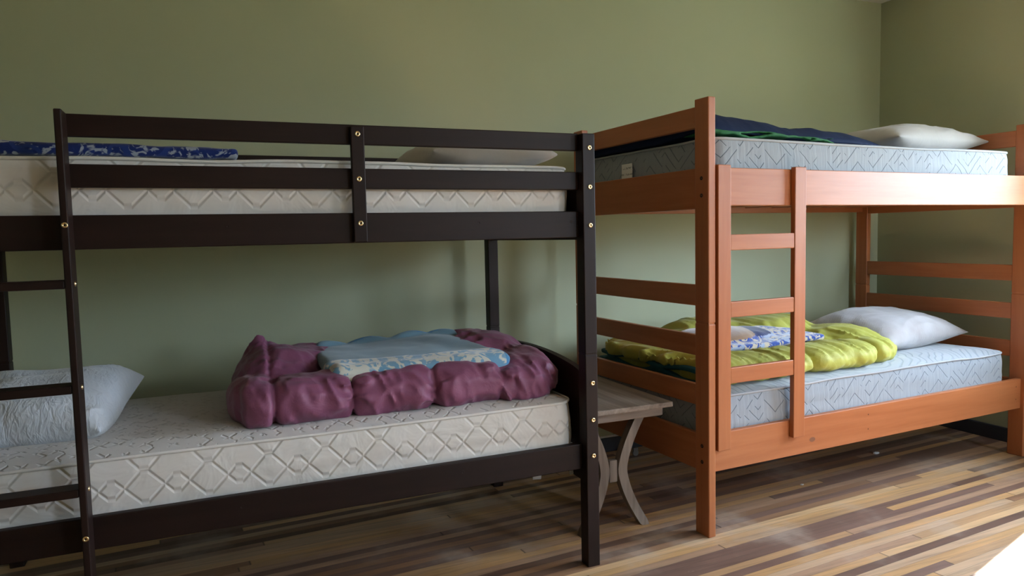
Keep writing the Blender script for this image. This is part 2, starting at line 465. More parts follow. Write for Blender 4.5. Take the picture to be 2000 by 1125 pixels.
# pillow ------------------------------------------------------------
def pillow(name, loc, size, rot, m, label, cat='pillow', seed=0, group=None, sag=.0, flat=.55, tuck=0., wr=.006, ex=.55):
    L, W, H = size; nu, nv = 90, 64
    U, Vv = np.meshgrid(np.linspace(-1, 1, nu), np.linspace(-1, 1, nv), indexing='ij')
    cu, cv = np.sin(U * math.pi / 2), np.sin(Vv * math.pi / 2)
    prof = (np.clip(1 - np.abs(cu) ** 2.6, 0, 1) ** ex) * (np.clip(1 - np.abs(cv) ** 2.4, 0, 1) ** ex)
    x = cu * L / 2 * (1 - .10 * (1 - cv ** 2) * np.abs(cu) ** 3) * (1 - tuck * np.clip(-cv, 0, 1) ** 2); y = cv * W / 2 * (1 - .12 * (1 - cu ** 2) * np.abs(cv) ** 3)
    verts = []; faces = []
    for sgn in (1, -1):
        hh = H * (1 - flat) if sgn < 0 else H * flat
        z = sgn * prof * hh * (1 + .12 * vnoise(x * 5 + seed, y * 5, x * 0 + sgn * 3, seed))
        edge = np.clip((1 - np.abs(cu)) * 5, 0, 1) * np.clip((1 - np.abs(cv)) * 5, 0, 1)
        w = (ridge(x * 6 + 2 * y, y * 16 + vnoise(x * 4, y * 4, x * 0, seed) * 2, x * 0 + sgn * 2, seed + 3) * (1 - .6 * prof) + .5 * vnoise(x * 11, y * 11, x * 0, seed + 7)) * wr * edge
        z = z + w * (1 if sgn > 0 else .3)
        z = z - sag * (cu ** 2) * (cv ** 2)
        verts.append(np.stack([x, y, z], -1))
    A, B = verts
    idx = np.arange(nu * nv).reshape(nu, nv); P = A.reshape(-1, 3).tolist(); idb = -np.ones((nu, nv), int)
    for i in range(nu):
        for j in range(nv):
            if i in (0, nu - 1) or j in (0, nv - 1): idb[i, j] = idx[i, j]; P[idx[i, j]][2] = float((A[i, j, 2] + B[i, j, 2]) / 2)
            else: idb[i, j] = len(P); P.append(B[i, j].tolist())
    for i in range(nu - 1):
        for j in range(nv - 1):
            faces.append((idx[i, j], idx[i + 1, j], idx[i + 1, j + 1], idx[i, j + 1]))
            faces.append((idb[i, j], idb[i, j + 1], idb[i + 1, j + 1], idb[i + 1, j]))
    me = bpy.data.meshes.new(name); me.from_pydata(P, [], [tuple(int(a) for a in f) for f in faces]); me.update()
    me.polygons.foreach_set('use_smooth', [True] * len(me.polygons))
    o = link(name, me, m); o.location = loc; o.rotation_euler = rot; tag(o, label, cat, group)
    return o

# mattress ----------------------------------------------------------
def mattress(org, rz, x0, x1, y0, y1, z0, z1, mats, label, crown=.018, bulge=.010, seed=0, sagc=0.):
    """org = frame origin; box given in that frame"""
    cx, cy = (x0 + x1) / 2, (y0 + y1) / 2
    c, s = math.cos(rz), math.sin(rz)
    th = empty('mattress', (org[0] + cx * c - cy * s, org[1] + cx * s + cy * c, z0), rz); tag(th, label, 'mattress', None)
    hx, hy, H, R = (x1 - x0) / 2, (y1 - y0) / 2, z1 - z0, .07
    per = []   # outline
    def arc(ax, ay, a0):
        for i in range(9):
            a = a0 + math.pi / 2 * i / 8; per.append((ax + R * math.cos(a), ay + R * math.sin(a), math.cos(a), math.sin(a)))
    def seg(xa, ya, xb, yb, n, nx, ny):
        for i in range(1, n): per.append((xa + (xb - xa) * i / n, ya + (yb - ya) * i / n, nx, ny))
    arc(hx - R, -hy + R, -math.pi / 2); seg(hx, -hy + R, hx, hy - R, 24, 1, 0)
    arc(hx - R, hy - R, 0); seg(hx - R, hy, -hx + R, hy, 60, 0, 1)
    arc(-hx + R, hy - R, math.pi / 2); seg(-hx, hy - R, -hx, -hy + R, 24, -1, 0)
    arc(-hx + R, -hy + R, math.pi); seg(-hx + R, -hy, hx - R, -hy, 60, 0, -1)
    n = len(per); ts = [0.]
    for i in range(n):
        a, b = per[i], per[(i + 1) % n]; ts.append(ts[-1] + math.hypot(b[0] - a[0], b[1] - a[1]))
    def wob(x, y): return float(vnoise(np.array(x * 4.), np.array(y * 4.), np.array(0.), seed)) * .004
    # side
    bm = bmesh.new(); uv = bm.loops.layers.uv.new('UVMap'); rows = 14; ring = []
    for k in range(rows + 1):
        t = k / rows; b = bulge * (math.sin(math.pi * t) ** .6 if 0 < t < 1 else 0)
        ring.append([bm.verts.new((p[0] + p[2] * (b + wob(p[0] + 9, p[1] + t) * math.sin(math.pi * t) * 1.2), p[1] + p[3] * (b + wob(p[0], p[1] + 2 * t) * math.sin(math.pi * t)), H * t + (wob(p[0], p[1]) if t == 1 else 0))) for p in per])
    for k in range(rows):
        for i in range(n):
            j = (i + 1) % n; f = bm.faces.new((ring[k][i], ring[k][j], ring[k + 1][j], ring[k + 1][i]))
            for l, (u_, v_) in zip(f.loops, ((ts[i], k), (ts[i + 1], k), (ts[i + 1], k + 1), (ts[i], k + 1))): l[uv].uv = (u_, H * v_ / rows - H / 2 + .045)
    bm.faces.new(list(reversed(ring[0])))
    link('side_panel', finish(bm, 'side_panel', True), mats[0], th)
    # top
    bm = bmesh.new(); uv = bm.loops.layers.uv.new('UVMap'); prev = None; nr = 22
    for k in range(nr):
        q = 1 - (k / nr) ** 1.0 if k else 1.
        sc_ = q; ring2 = []
        for p in per:
            px, py = p[0] * (1 - (1 - sc_) * 1), p[1] * sc_
            d = min(hx - abs(px), hy - abs(py)); e = min(1, max(0, d / .10))
            zz = H + wob(p[0], p[1]) * (1 - e) + crown * math.sin(e * math.pi / 2) + (wob(px * 2, py * 2)) * 1.0 * e - sagc * (1 - (px / hx) ** 2) * (1 - (py / hy) ** 2)
            ring2.append(bm.verts.new((px, py, zz)))
        if prev:
            for i in range(n):
                j = (i + 1) % n; bm.faces.new((prev[i], prev[j], ring2[j], ring2[i]))
        prev = ring2
    bm.faces.new(prev)
    for f in bm.faces:
        for l in f.loops: l[uv].uv = (l.vert.co.x, l.vert.co.y)
    link('top_panel', finish(bm, 'top_panel', True), mats[1], th)
    for zz in (H, .004):
        bm = bmesh.new(); r = .0055; m_ = 8; prev = None; first = None
        for p in per + [per[0]]:
            z2 = zz + (wob(p[0], p[1]) if zz > .1 else 0)
            rg = [bm.verts.new((p[0] + p[2] * (r * math.cos(2 * math.pi * i / m_) + .002), p[1] + p[3] * (r * math.cos(2 * math.pi * i / m_) + .002), z2 + r * math.sin(2 * math.pi * i / m_))) for i in range(m_)]
            if prev:
                for i in range(m_): bm.faces.new((prev[i], prev[(i + 1) % m_], rg[(i + 1) % m_], rg[i]))
            prev = rg
        link('piping', finish(bm, 'piping', True), mats[2], th)
    return th

# ------------------------------------------------------------------ the room
def struct(name, boxes, m, bev=0):
    bm = bmesh.new()
    for b in boxes: add_box(bm, *b, bev=bev)
    o = link(name, finish(bm, name), m); o['kind'] = 'structure'; return o
struct('floor', [(XL - .2, XW + .25, YF - .2, YW + .2, -.12, 0)], FLOOR)
struct('ceiling', [(XL - .2, XW + .25, YF - .2, YW + .2, ZC, ZC + .12)], CEIL)
struct('wall_back', [(XL - .2, XW + .25, YW, YW + .2, 0, ZC)], WALL)
struct('wall_left', [(XL - .2, XL, YF, YW, 0, ZC)], WALL)
_, fa, fb, fz0, fz1 = WINS[-1]; wr_ = WINS[:-1]
ys = [YW] + [y for w in wr_ for y in (w[2], w[1])] + [YF]
struct('wall_right', [(XW, XW + .25, ys[i + 1], ys[i], 0, ZC) for i in range(0, len(ys), 2)] + [(XW, XW + .25, w[1], w[2], 0, w[3]) for w in wr_] + [(XW, XW + .25, w[1], w[2], w[4], ZC) for w in wr_], WALL)
struct('wall_front', [(XL - .2, fa, YF - .2, YF, 0, ZC), (fb, XW + .25, YF - .2, YF, 0, ZC), (fa, fb, YF - .2, YF, 0, fz0), (fa, fb, YF - .2, YF, fz1, ZC)], WALL)
struct('baseboard_back', [(XL, XW, YW - .016, YW, 0, .078)], BASE, .004)
struct('baseboard_right', [(XW - .016, XW, YF, YW - .016, 0, .078)], BASE, .004)
struct('baseboard_left', [(XL, XL + .016, YF, YW - .016, 0, .078)], BASE, .004)
struct('trim_1', [(XL, XW, YW - .012, YW, .078, .088)], TRIM, .002)
t = .045
gm = bpy.data.materials.new('window_glass'); gm.use_nodes = True; g = gm.node_tree; g.nodes.remove(g.nodes['Principled BSDF'])
tr = g.nodes.new('ShaderNodeBsdfTransparent'); tr.inputs[0].default_value = (.97, .98, .97, 1); gl = g.nodes.new('ShaderNodeBsdfGlossy'); gl.inputs['Roughness'].default_value = .02
ms = g.nodes.new('ShaderNodeMixShader'); ms.inputs[0].default_value = .05
g.links.new(tr.outputs[0], ms.inputs[1]); g.links.new(gl.outputs[0], ms.inputs[2]); g.links.new(ms.outputs[0], g.nodes['Material Output'].inputs[0])
for k, (wl, a, b, z0, z1) in enumerate(WINS):
    def wb(c0, c1, d0, d1, h0, h1):     # along the wall, into the wall, up
        return (XW + d0, XW + d1, c0, c1, h0, h1) if wl == 'r' else (c0, c1, YF - d1, YF - d0, h0, h1)
    w1 = struct('window_%d' % (k + 1), [wb(a, a + t, .10, .17, z0, z1), wb(b - t, b, .10, .17, z0, z1), wb(a + t, b - t, .10, .17, z0, z0 + t), wb(a + t, b - t, .10, .17, z1 - t, z1)], TRIM, .004)
    for nm, bb, mm, bv in ((('mullion', wb(a + t, b - t, .12, .16, z1 - t - .02, z1 - t), TRIM, .004) if k == 0 else ('mullion', wb(a + t, b - t, .12, .16, (z0 + z1) / 2 - .017, (z0 + z1) / 2 + .017), TRIM, .004)), ('pane', wb(a + t, b - t, .138, .142, z0 + t, z1 - t), gm, 0), ('sill', wb(a - .02, b + .02, -.02, .10, z0 - .025, z0), TRIM, .004)):
        bm = bmesh.new(); add_box(bm, *bb, bev=bv); link(nm, finish(bm, nm), mm, w1)

# ------------------------------------------------------------------ dark bunk bed
BX0, BX1 = -.727, 1.2502
T = Thing('bunk_bed', (.26, 2.676, 0), 0, 'dark espresso wooden bunk bed with guard rails, ladder and brass bolts', 'bunk bed', frame=(.26, 2.676, 0))
HT = 1.5345
def dpost(x0, x1, y0, y1, by, bolts=()):
    bm = bmesh.new(); add_box(bm, x0, x1, y0, y1, 0, .7655, bev=.003); add_box(bm, x0 + .002, x1 - .002, y0 + .002, y1 - .002, .764, .771, bev=0); add_box(bm, x0, x1, y0, y1, .7695, HT, bev=.003)
    p = T.mesh('post', bm, DK[2])
    for z in bolts: T.mesh('bolt', bolt_bm(((x0 + x1) / 2 + .003, by, z), 'y'), BRASS, p, 'brass bolt head', True)
    return p
dpost(1.2019, BX1, 2.192, 2.2445, 2.1905, (1.486, 1.352, 1.220, .666, .534, .405))
dpost(BX0, BX0 + .048, 2.192, 2.2445, 2.1905, (1.220, .405))
dpost(1.2019, BX1, 3.108, 3.160, 3.108); dpost(BX0, BX0 + .048, 3.108, 3.160, 3.108)
for y0, y1, xl in ((2.223, 2.2445, -.3395), (3.108, 3.1295, BX0 + .048)):
    for z0, z1 in ((1.4776, 1.5372), (1.3433, 1.4054)):
        T.box('guard_rail', (xl, 1.2019, y0, y1, z0, z1), DK[0])
for y0, y1 in ((2.223, 2.248), (3.108, 3.133)):
    for z0, z1 in ((1.1779, 1.270), (.3523, .444)):
        r = T.box('side_rail', (BX0 + .048, 1.2019, y0, y1, z0, z1), DK[0])
        if y0 < 2.5:
            for bx in ((.06, .83, 1.17) if z0 > 1 else (.06, .75, 1.17)):
                T.mesh('screw_cap', bolt_bm((bx, y0 + .0005, (z0 + z1) / 2 + .01), 'y', .006, .0015), DK[2], r, None, True)
g_ = T.box('guard_post', (.417, .458, 2.203, 2.223, 1.180, 1.531), DK[2])
for z in (1.507, 1.372, 1.238): T.mesh('bolt', bolt_bm((.4375, 2.2025, z), 'y'), BRASS, g_, 'brass bolt head', True)
T.box('guard_post', (.417, .458, 3.13, 3.15, 1.180, 1.531), DK[2])
# arched end panels
def arch_panel(x0, x1, z0, ze, zc):
    bm = bmesh.new(); ya, yb = 2.2445, 3.108; n = 28
    top = []
    for i in range(n + 1):
        t_ = i / n; y = ya + (yb - ya) * t_; top.append((y, ze + (zc - ze) * math.sin(math.pi * t_) ** .55 if 0 < t_ < 1 else ze))
    fr = [[bm.verts.new((x, y, z)) for y, z in top] for x in (x0, x1)]; bt = [[bm.verts.new((x, y, z0)) for y, z in top] for x in (x0, x1)]
    for i in range(n):
        bm.faces.new((fr[0][i], fr[0][i + 1], fr[1][i + 1], fr[1][i])); bm.faces.new((bt[0][i], bt[1][i], bt[1][i + 1], bt[0][i + 1]))
        for k in (0, 1): bm.faces.new((fr[k][i], bt[k][i], bt[k][i + 1], fr[k][i + 1]))
    for i in (0, n): bm.faces.new((fr[0][i], fr[1][i], bt[1][i], bt[0][i]))
    T.mesh('end_panel', bm, DK[1])
for xa, xb in ((1.214, 1.238), (BX0 + .012, BX0 + .036)):
    arch_panel(xa, xb, .42, .690, .737); arch_panel(xa, xb, 1.17, 1.36, 1.40)
    T.box('end_rail', (xa, xb, 2.2445, 3.108, .30, .40), DK[1])
for z in (.365, 1.203):
    for i in range(10):
        x = -.62 + i * .19
        T.box('slat', (x, x + .07, 2.262, 3.10, z, z + .018), TB[1], bev=.001)
# ladder
LA = T.box('ladder', (-.3395, -.3214, 2.148, 2.2225, 0, 1.5372), DK[2])
T.box('upright', (-.722, -.704, 2.148, 2.19, 0, 1.18), DK[2], LA)
for z0 in (1.078, .803, .526, .25):
    r = T.box('rung', (-.704, -.3396, 2.151, 2.213, z0, z0 + .022), DK[0], LA)
    T.mesh('bolt', bolt_bm((-.3208, 2.186, z0 + .011), 'x', .007), BRASS, LA, 'brass bolt head', True)
for z in (1.242, .414): T.mesh('bolt', bolt_bm((-.3305, 2.1475, z), 'y', .0078), BRASS, LA, 'brass bolt head', True)
# loose pale slat-strap ends below the lower rail
for x, w, d in ((1.03, .035, .016), (1.172, .016, .022)):
    bm = bmesh.new(); add_box(bm, x, x + w, 2.272, 2.279, .352 - d - .012, .365, bev=.003)
    bmesh.ops.rotate(bm, verts=bm.verts, cent=(x, 2.275, .36), matrix=Matrix.Rotation(.12 if w > .02 else -.1, 3, 'Y'))
    T.mesh('slat_strap', bm, plain('grey_strap', (.30, .28, .26), .8), label='pale strap end below the lower rail')

CM = (CREAM_S, CREAM_T, CREAM_P)
mattress((0, 0, 0), 0, -.672, 1.192, 2.262, 3.09, .384, .588, CM, 'cream quilted mattress on the lower bunk of the dark bed', crown=.02, seed=2)
mattress((0, 0, 0), 0, -.672, 1.192, 2.262, 3.09, 1.222, 1.424, CM, 'cream quilted mattress on the top bunk of the dark bed', crown=.012, seed=5)

# ------------------------------------------------------------------ orange bunk bed
OO = (1.742, 2.2046, 0); OA = .0494
def ow(u, v, z=0.): return Vector((OO[0] + u * math.cos(OA) - v * math.sin(OA), OO[1] + u * math.sin(OA) + v * math.cos(OA), z))
C_ = (1.045, .515, 0); oc = ow(C_[0], C_[1])
T = Thing('bunk_bed', oc, OA, 'glossy orange-brown wooden bunk bed with black bolts in the room corner', 'bunk bed', frame=C_)
UL, UR_, VB, OH = 0., 2.06, .925, 1.691
def opost(u0, v0, bolts):
    bm = bmesh.new(); u1, v1 = u0 + .035, v0 + .078
    add_box(bm, u0, u1, v0, v1, 0, .836, bev=.004); add_box(bm, u0 + .003, u1 - .003, v0 + .003, v1 - .003, .834, .843, bev=0); add_box(bm, u0, u1, v0, v1, .841, OH, bev=.004)
    p = T.mesh('post', bm, OR[2])
    if bolts:
        for z in (1.391, 1.326, .356, .293):
            T.mesh('bolt', bolt_bm((u0 - .0002, v0 + .039, z), '-x', .0075, .0025), HOLE, p, 'black recessed bolt', True)
VL = .898
opost(0, 0, 1); opost(0, VL, 1); opost(UR_, 0, 0); opost(UR_, VB, 0)
for u0 in (.004, UR_ + .004):
    for z0, z1 in ((1.584, 1.664), (1.276, 1.431), (.9025, .984), (.707, .788), (.511, .593), (.254, .398)):
        T.box('end_rail', (u0, u0 + .024, .078, VL if u0 < 1 else VB, z0, z1), OR[1])
for v0, v1 in ((.018, .042), (.958, .982)):
    for z0, z1 in ((1.2866, 1.4316), (.2511, .4043)):
        r = T.box('side_rail', (.035, UR_, v0, v1, z0, z1), OR[0])
        if v0 < .5:
            for u in (.92, 2.02):
                for z in (z0 + .05, z0 + .115):
                    if z0 < 1: T.mesh('screw_hole', bolt_bm((u, v0 + .0002, z), 'y', .003, .001), HOLE, r, None, True)
            if z0 < 1:
                bm = bmesh.new(); bmesh.ops.create_circle(bm, cap_ends=True, segments=20, radius=1)
                bmesh.ops.transform(bm, verts=bm.verts, matrix=Matrix.Translation((.575, v0 - .0006, .304)) @ Matrix.Rotation(math.pi / 2, 4, 'X') @ Matrix.Diagonal((.017, .010, 1, 1)))
                T.mesh('knot', bm, plain('knot_wood', (.20, .075, .035), .5), r, 'dark knot in the wood')
for z in (.300, 1.314):
    for i in range(10):
        u = .10 + i * .2
        T.box('slat', (u, u + .08, .043, .957, z, z + .018), OR[1], bev=.001)
LA = T.box('ladder', (.0425, .106, -.006, .0175, .338, 1.440), OR[2])
T.box('upright', (.441, .503, -.006, .0175, .334, 1.440), OR[2], LA)
for z0, z1 in ((1.115, 1.176), (.856, .917), (.597, .660)):
    T.box('rung', (.106, .441, -.004, .0165, z0, z1), OR[0], LA)
OM = (BLUE_S, BLUE_T, BLUE_P)
mattress(OO, OA, .055, 1.985, .050, .940, .320, .540, OM, 'pale blue and white mattress on the lower bunk of the orange bed', crown=.022, seed=8)
mu = mattress(OO, OA, .055, 1.985, .050, .940, 1.334, 1.545, OM, 'pale blue and white mattress on the top bunk of the orange bed', crown=.012, seed=11)
bm = bmesh.new(); add_box(bm, .0295, .0325, .528, .607, 1.425, 1.497, bev=.0005)
bmesh.ops.translate(bm, verts=bm.verts, vec=(-1.02, -.495, -1.334))
o = link('care_label', finish(bm, 'care_label'), TAGM, mu); o['label'] = 'white printed care label'

# ------------------------------------------------------------------ pillows
pillow('pillow', (-.500, 2.70, .668), (.50, .56, .19), (.11, .0, -.06), RIPW, 'rippled white pillow on the lower bunk of the dark bed, behind its ladder', seed=1, wr=.010, tuck=.20, ex=.42)
pillow('pillow', (.96, 2.60, 1.487), (.50, .44, .125), (.02, 0, .03), PILW, 'white pillow behind the guard rail on the top bunk of the dark bed', seed=4, ex=.40, wr=.009, tuck=.04)
p = ow(1.62, .47, .645); pillow('pillow', p, (.74, .50, .20), (.10, 0, OA + .10), BASKW, 'greyish white textured pillow on the lower bunk of the orange bed', seed=6)
p = ow(1.72, .45, 1.63); pillow('pillow', p, (.72, .48, .17), (.02, 0, OA), PILW, 'white pillow on the top bunk of the orange bed', seed=9)

# ------------------------------------------------------------------ purple comforter
ZM = .598
def f_purple(X, Y, Z):
    seams = np.array([.075, .172, .421, .697, .952])
    d = np.full(X.shape, 9.); c0 = np.zeros(X.shape)
    r = np.full(X.shape, .0)
    for a, b in zip(seams, seams[1:]):
        t = (X - (a + b) / 2) / ((b - a) / 2)
        m = np.abs(t) <= 1; bul = .56 + .44 * np.clip(1 - np.abs(t) ** 5, 0, 1) ** .5
        r = np.where(m, bul, r)
    r = np.where(X < seams[0], .45, r); r = np.where(X > seams[-1], .66, r)
    yc = 2.425 + .03 * np.clip((.25 - X) / .2, 0, 1) ** 2
    ry, rz = .112 * r, .074 * r + .004
    zc = ZM + .072
    q = (np.abs((Y - yc) / ry) ** 2.3 + np.abs((Z - zc) / rz) ** 2.3) ** (1 / 2.3)
    roll = (q - 1) * .075
    roll = smax(roll, .07 - X + .0, .02); roll = smax(roll, X - .965, .02)
    end = ell(X, Y, Z, (.115, 2.50, ZM + .07), (.075, .13, .075))
    roll = smin(roll, end, .012)
    mid = rbox(X, Y, Z, (.62, 2.70, ZM + .045), (.50, .25, .058), .05)
    lump = ell(X, Y, Z, (.215, 2.70, ZM + .085), (.150, .20, .125), 2.2)
    fin = ell(X + .45 * (Z - ZM - .15), Y, Z, (.200, 2.78, ZM + .13), (.105, .16, .112), 1.25)
    lump = smin(lump, fin, .03) - .010 * np.clip(1 - np.abs(X - .155 + .15 * (Z - ZM)) / .012, 0, 1) * 0 + .014 * np.exp(-((X - .175 - .2 * (Z - ZM - .15)) / .007) ** 2) * (Y < 2.8)
    lump2 = ell(X, Y, Z, (.31, 2.80, ZM + .09), (.13, .16, .098))
    right = ell(X, Y, Z, (1.045, 2.52, ZM + .055), (.150, .215, .088), 2.6)
    rb = ell(X, Y, Z, (1.02, 2.78, ZM + .08), (.18, .20, .115), 2.4)
    rb2 = ell(X, Y, Z, (1.12, 2.60, ZM + .07), (.088, .24, .082), 2.6)
    d = smin(mid, lump, .015); d = smin(d, lump2, .012); d = smin(d, right, .014); d = smin(d, rb, .012); d = smin(d, rb2, .012); d = smin(d, roll, .008)
    near = np.zeros(X.shape)
    for s in seams[1:]: near = np.maximum(near, np.exp(-np.abs(X - s) / .05))
    w = vnoise(X * 9, Y * 9, Z * 9, 1) * .007 + ridge(X * 10 + Z * 7, Y * 24, Z * 26 + vnoise(X * 7, Y * 7, Z * 7, 2) * 1.3, 3) * .0048 * (.3 + near * 2.2) + ridge(X * 30 + 14 * Z, Y * 12, Z * 12 - X * 9, 5) * .0046
    d = d - w
    return smax(smax(d, ZM + .0015 - Z, .012), X - 1.205, .01)
soft('comforter', f_purple, (.02, 2.27, ZM - .01), (1.22, 3.06, ZM + .29), .0068, PURPLE, it=1)
pc = bpy.data.objects['comforter']; tag(pc, 'plum purple puffy comforter folded on the lower bunk of the dark bed', 'comforter')

# light blue blanket on it
def f_lb(X, Y, Z):
    base = ZM + .122
    u = (Y - 2.46) / .40
    zc = base + .028 + .016 * u + .012 * np.sin(X * 9 + 1) * u + .006 * vnoise(X * 7, Y * 7, X * 0, 4)
    xs = .5 * (.345 + .985)
    slab = rbox(X + .02 * u, Y, Z - (zc - base), (.665, 2.66, base), (.315 - .02 * np.clip(u, 0, 1), .205, .022), .02)
    sc_ = .018 * np.abs(np.sin(X * 19)); back = rbox(X, Y + .01 * np.sin(X * 21), Z - (zc - base) - sc_, (.66, 2.855, base), (.29, .022, .024), .02)
    roll = rbox(X, Y, Z - (zc - base) * .6, (.685, 2.442, base - .006), (.325, .058, .037), .034)
    lay = .002 * np.cos(np.clip(Z - base, -.03, .03) * 260)
    d = smin(smin(slab, back, .012), roll - lay * (Y < 2.45), .010)
    return d - vnoise(X * 13, Y * 13, Z * 13, 9) * .003
def pick_lb(x, y, z):
    r = np.zeros(len(x)); r[(y < 2.488)] = 1; r[(y > 2.852)] = 2; r[(x > .985) & (y < 2.52)] = 3
    return r
lb = soft('blanket', f_lb, (.28, 2.36, ZM + .03), (1.06, 2.93, ZM + .26), .006, [FLEECE_LB, THROW_LB, TRIM_LB], it=1, pick=pick_lb)
tag(lb, 'folded light blue fleece blanket with white patterned fold, on the purple comforter', 'blanket')
keep = [False] * len(lb.data.polygons)
mi = np.zeros(len(keep), int); lb.data.polygons.foreach_get('material_index', mi)
msk = [list(mi == 2), None]
bd = submesh(lb, list(mi == 2), 'binding', lb, [TRIM_LB]); bd['label'] = 'bright blue scalloped binding along the back edge'
mi = np.zeros(len(lb.data.polygons), int); lb.data.polygons.foreach_get('material_index', mi)
bd2 = submesh(lb, list(mi == 3), 'binding', lb, [TRIM_LB]); bd2['label'] = 'bright blue binding at the rolled end'
for q in (bd, bd2): q.data.polygons.foreach_set('material_index', [0] * len(q.data.polygons))

# blue and white blanket on the top bunk
def f_rb(X, Y, Z):
    zt = 1.4335; th = .0165 + .003 * vnoise(X * 5, Y * 5, X * 0, 3) + .004 * np.clip((-.1 - X) / .3, 0, 1)
    d = rbox(X, Y, Z, (-.262, 2.52, zt + th), (.362, .235, 1.), .012)
    d2 = np.abs(Z - zt - th) - th
    d = smax(d, d2, .014)
    return d - vnoise(X * 16, Y * 16, Z * 20, 5) * .0025
rb = soft('blanket', f_rb, (-.68, 2.26, 1.42), (.13, 2.78, 1.50), .006, THROW_RB, it=1)
tag(rb, 'royal blue and white blanket folded flat on the top bunk of the dark bed', 'blanket')

# ------------------------------------------------------------------ orange bed bedding, frame = u,v,z relative to the bed's left front corner
def soft_o(name, f, lo, hi, h, mats, parent=None, label=None, cat=None, cen=(0, 0, 0), **k):
    o = soft(name, f, lo, hi, h, mats, parent, org=cen, **k)
    if parent is None: o.location = ow(*cen); o.rotation_euler = (0, 0, OA); tag(o, label, cat)
    return o
ZL, ZU = .556, 1.556
cen = (.8, .5, ZL)
def f_lime(X, Y, Z):
    seams = [.10, .30, .66, 1.08, 1.44]
    r = np.full(X.shape, .3)
    for a, b in zip(seams, seams[1:]):
        t = (X - (a + b) / 2) / ((b - a) / 2); m = np.abs(t) <= 1
        r = np.where(m, .66 + .34 * np.clip(1 - np.abs(t) ** 4, 0, 1) ** .5, r)
    tip = np.clip((X - 1.10) / .34, 0, 1)
    yc = .20 + .13 * tip
    q = (np.abs((Y - yc) / (.115 * r * (1 - .45 * tip ** 2))) ** 2.2 + np.abs((Z - ZL - .052 + .018 * tip) / (.056 * r * (1 - .5 * tip ** 2) + .004)) ** 2.2) ** (1 / 2.2)
    roll = smax((q - 1) * .055, .09 - X, .02); roll = smax(roll, X - 1.435, .01)
    mid = rbox(X, Y, Z, (.62, .52, ZL + .035), (.52, .33, .042), .038)
    r1 = ell(X, Y, Z, (.92, .64, ZL + .075), (.32, .20, .122), 2.2)
    r1b = ell(X, Y, Z, (.62, .72, ZL + .085), (.28, .17, .112), 2.2)
    r2 = ell(X, Y, Z, (1.17, .42, ZL + .058), (.22, .23, .090), 2.1)
    r3 = ell(X, Y, Z, (.25, .55, ZL + .085), (.20, .33, .034), 2.6)
    d = smin(mid, r1, .012)
    for e in (r1b, r2, r3): d = smin(d, e, .012)
    d = smin(d, roll, .008)
    near = 0
    for s in seams[1:]: near = np.maximum(near, np.exp(-np.abs(X - s) / .06))
    w = vnoise(X * 8, Y * 8, Z * 8, 11) * .006 + ridge(X * 26 + 8 * Y, Y * 7, Z * 6, 13) * .0075 + ridge(X * 52 + 14 * Y + 9 * Z, Y * 9, Z * 9, 14) * .003 + ridge(X * 9, Y * 20, Z * 22, 15) * .004 * near
    return smax(d - w, ZL + .001 - Z, .01)
lime = soft_o('comforter', f_lime, (.05, .06, ZL - .01), (1.47, .98, ZL + .22), .0085, LIME, None, 'lime green comforter with teal underside, bunched on the lower bunk of the orange bed', 'comforter', cen)
def f_teal(X, Y, Z):
    w1 = .010 * np.sin(Y * 17 + 1) + .006 * vnoise(X * 9, Y * 9, X * 0, 21)
    a = rbox(X, Y, Z - w1, (.26, .50, ZL + .022), (.185, .40, .013), .012)
    b = rbox(X, Y, Z + w1 * .8, (.26, .50, ZL + .058), (.190, .37, .011), .010)
    return np.minimum(a, b)
soft_o('lining', f_teal, (.04, .06, ZL - .01), (.5, .95, ZL + .10), .0075, TEAL, lime, cen=cen, it=1)['label'] = 'dark teal underside showing at the folded end'
# patterned blanket
cen2 = (.6, .45, ZL + .1)
def f_pat(X, Y, Z):
    dz = .006 * np.sin(X * 8 + .5) + .004 * vnoise(X * 8, Y * 8, X * 0, 31)
    a = rbox(X, Y, Z - dz, (.60, .42, ZL + .092), (.335, .175, .0140), .013)
    b = rbox(X, Y, Z - dz, (.595, .425, ZL + .126), (.330, .172, .0140), .013)
    c = ell(X, Y, Z, (.44, .46, ZL + .140), (.22, .15, .048), 2.2)
    c2 = ell(X, Y, Z, (.66, .50, ZL + .137), (.25, .12, .030), 2.2)
    d = np.minimum(a, b); d = smin(d, smin(c, c2, .02), .012)
    return d - vnoise(X * 14, Y * 14, Z * 14, 33) * .0025
def pick_pat(x, y, z):
    r = np.zeros(len(x)); n = vnoise(x * 6, y * 6, z * 0, 3) * .03
    r[(z > ZL + .150 + .02 * (x - .5)) & (x < .60 + n)] = 1
    r[(z > ZL + .147) & (x >= .60 + n) & (x < .72)] = 2
    return r
pat = soft_o('blanket', f_pat, (.22, .22, ZL + .06), (.97, .64, ZL + .21), .0065, [THROW_PT, TAN, NAVYB], None, 'folded blue and cream patterned blanket with tan reverse, on the lime green comforter', 'blanket', cen2, it=1, pick=pick_pat)

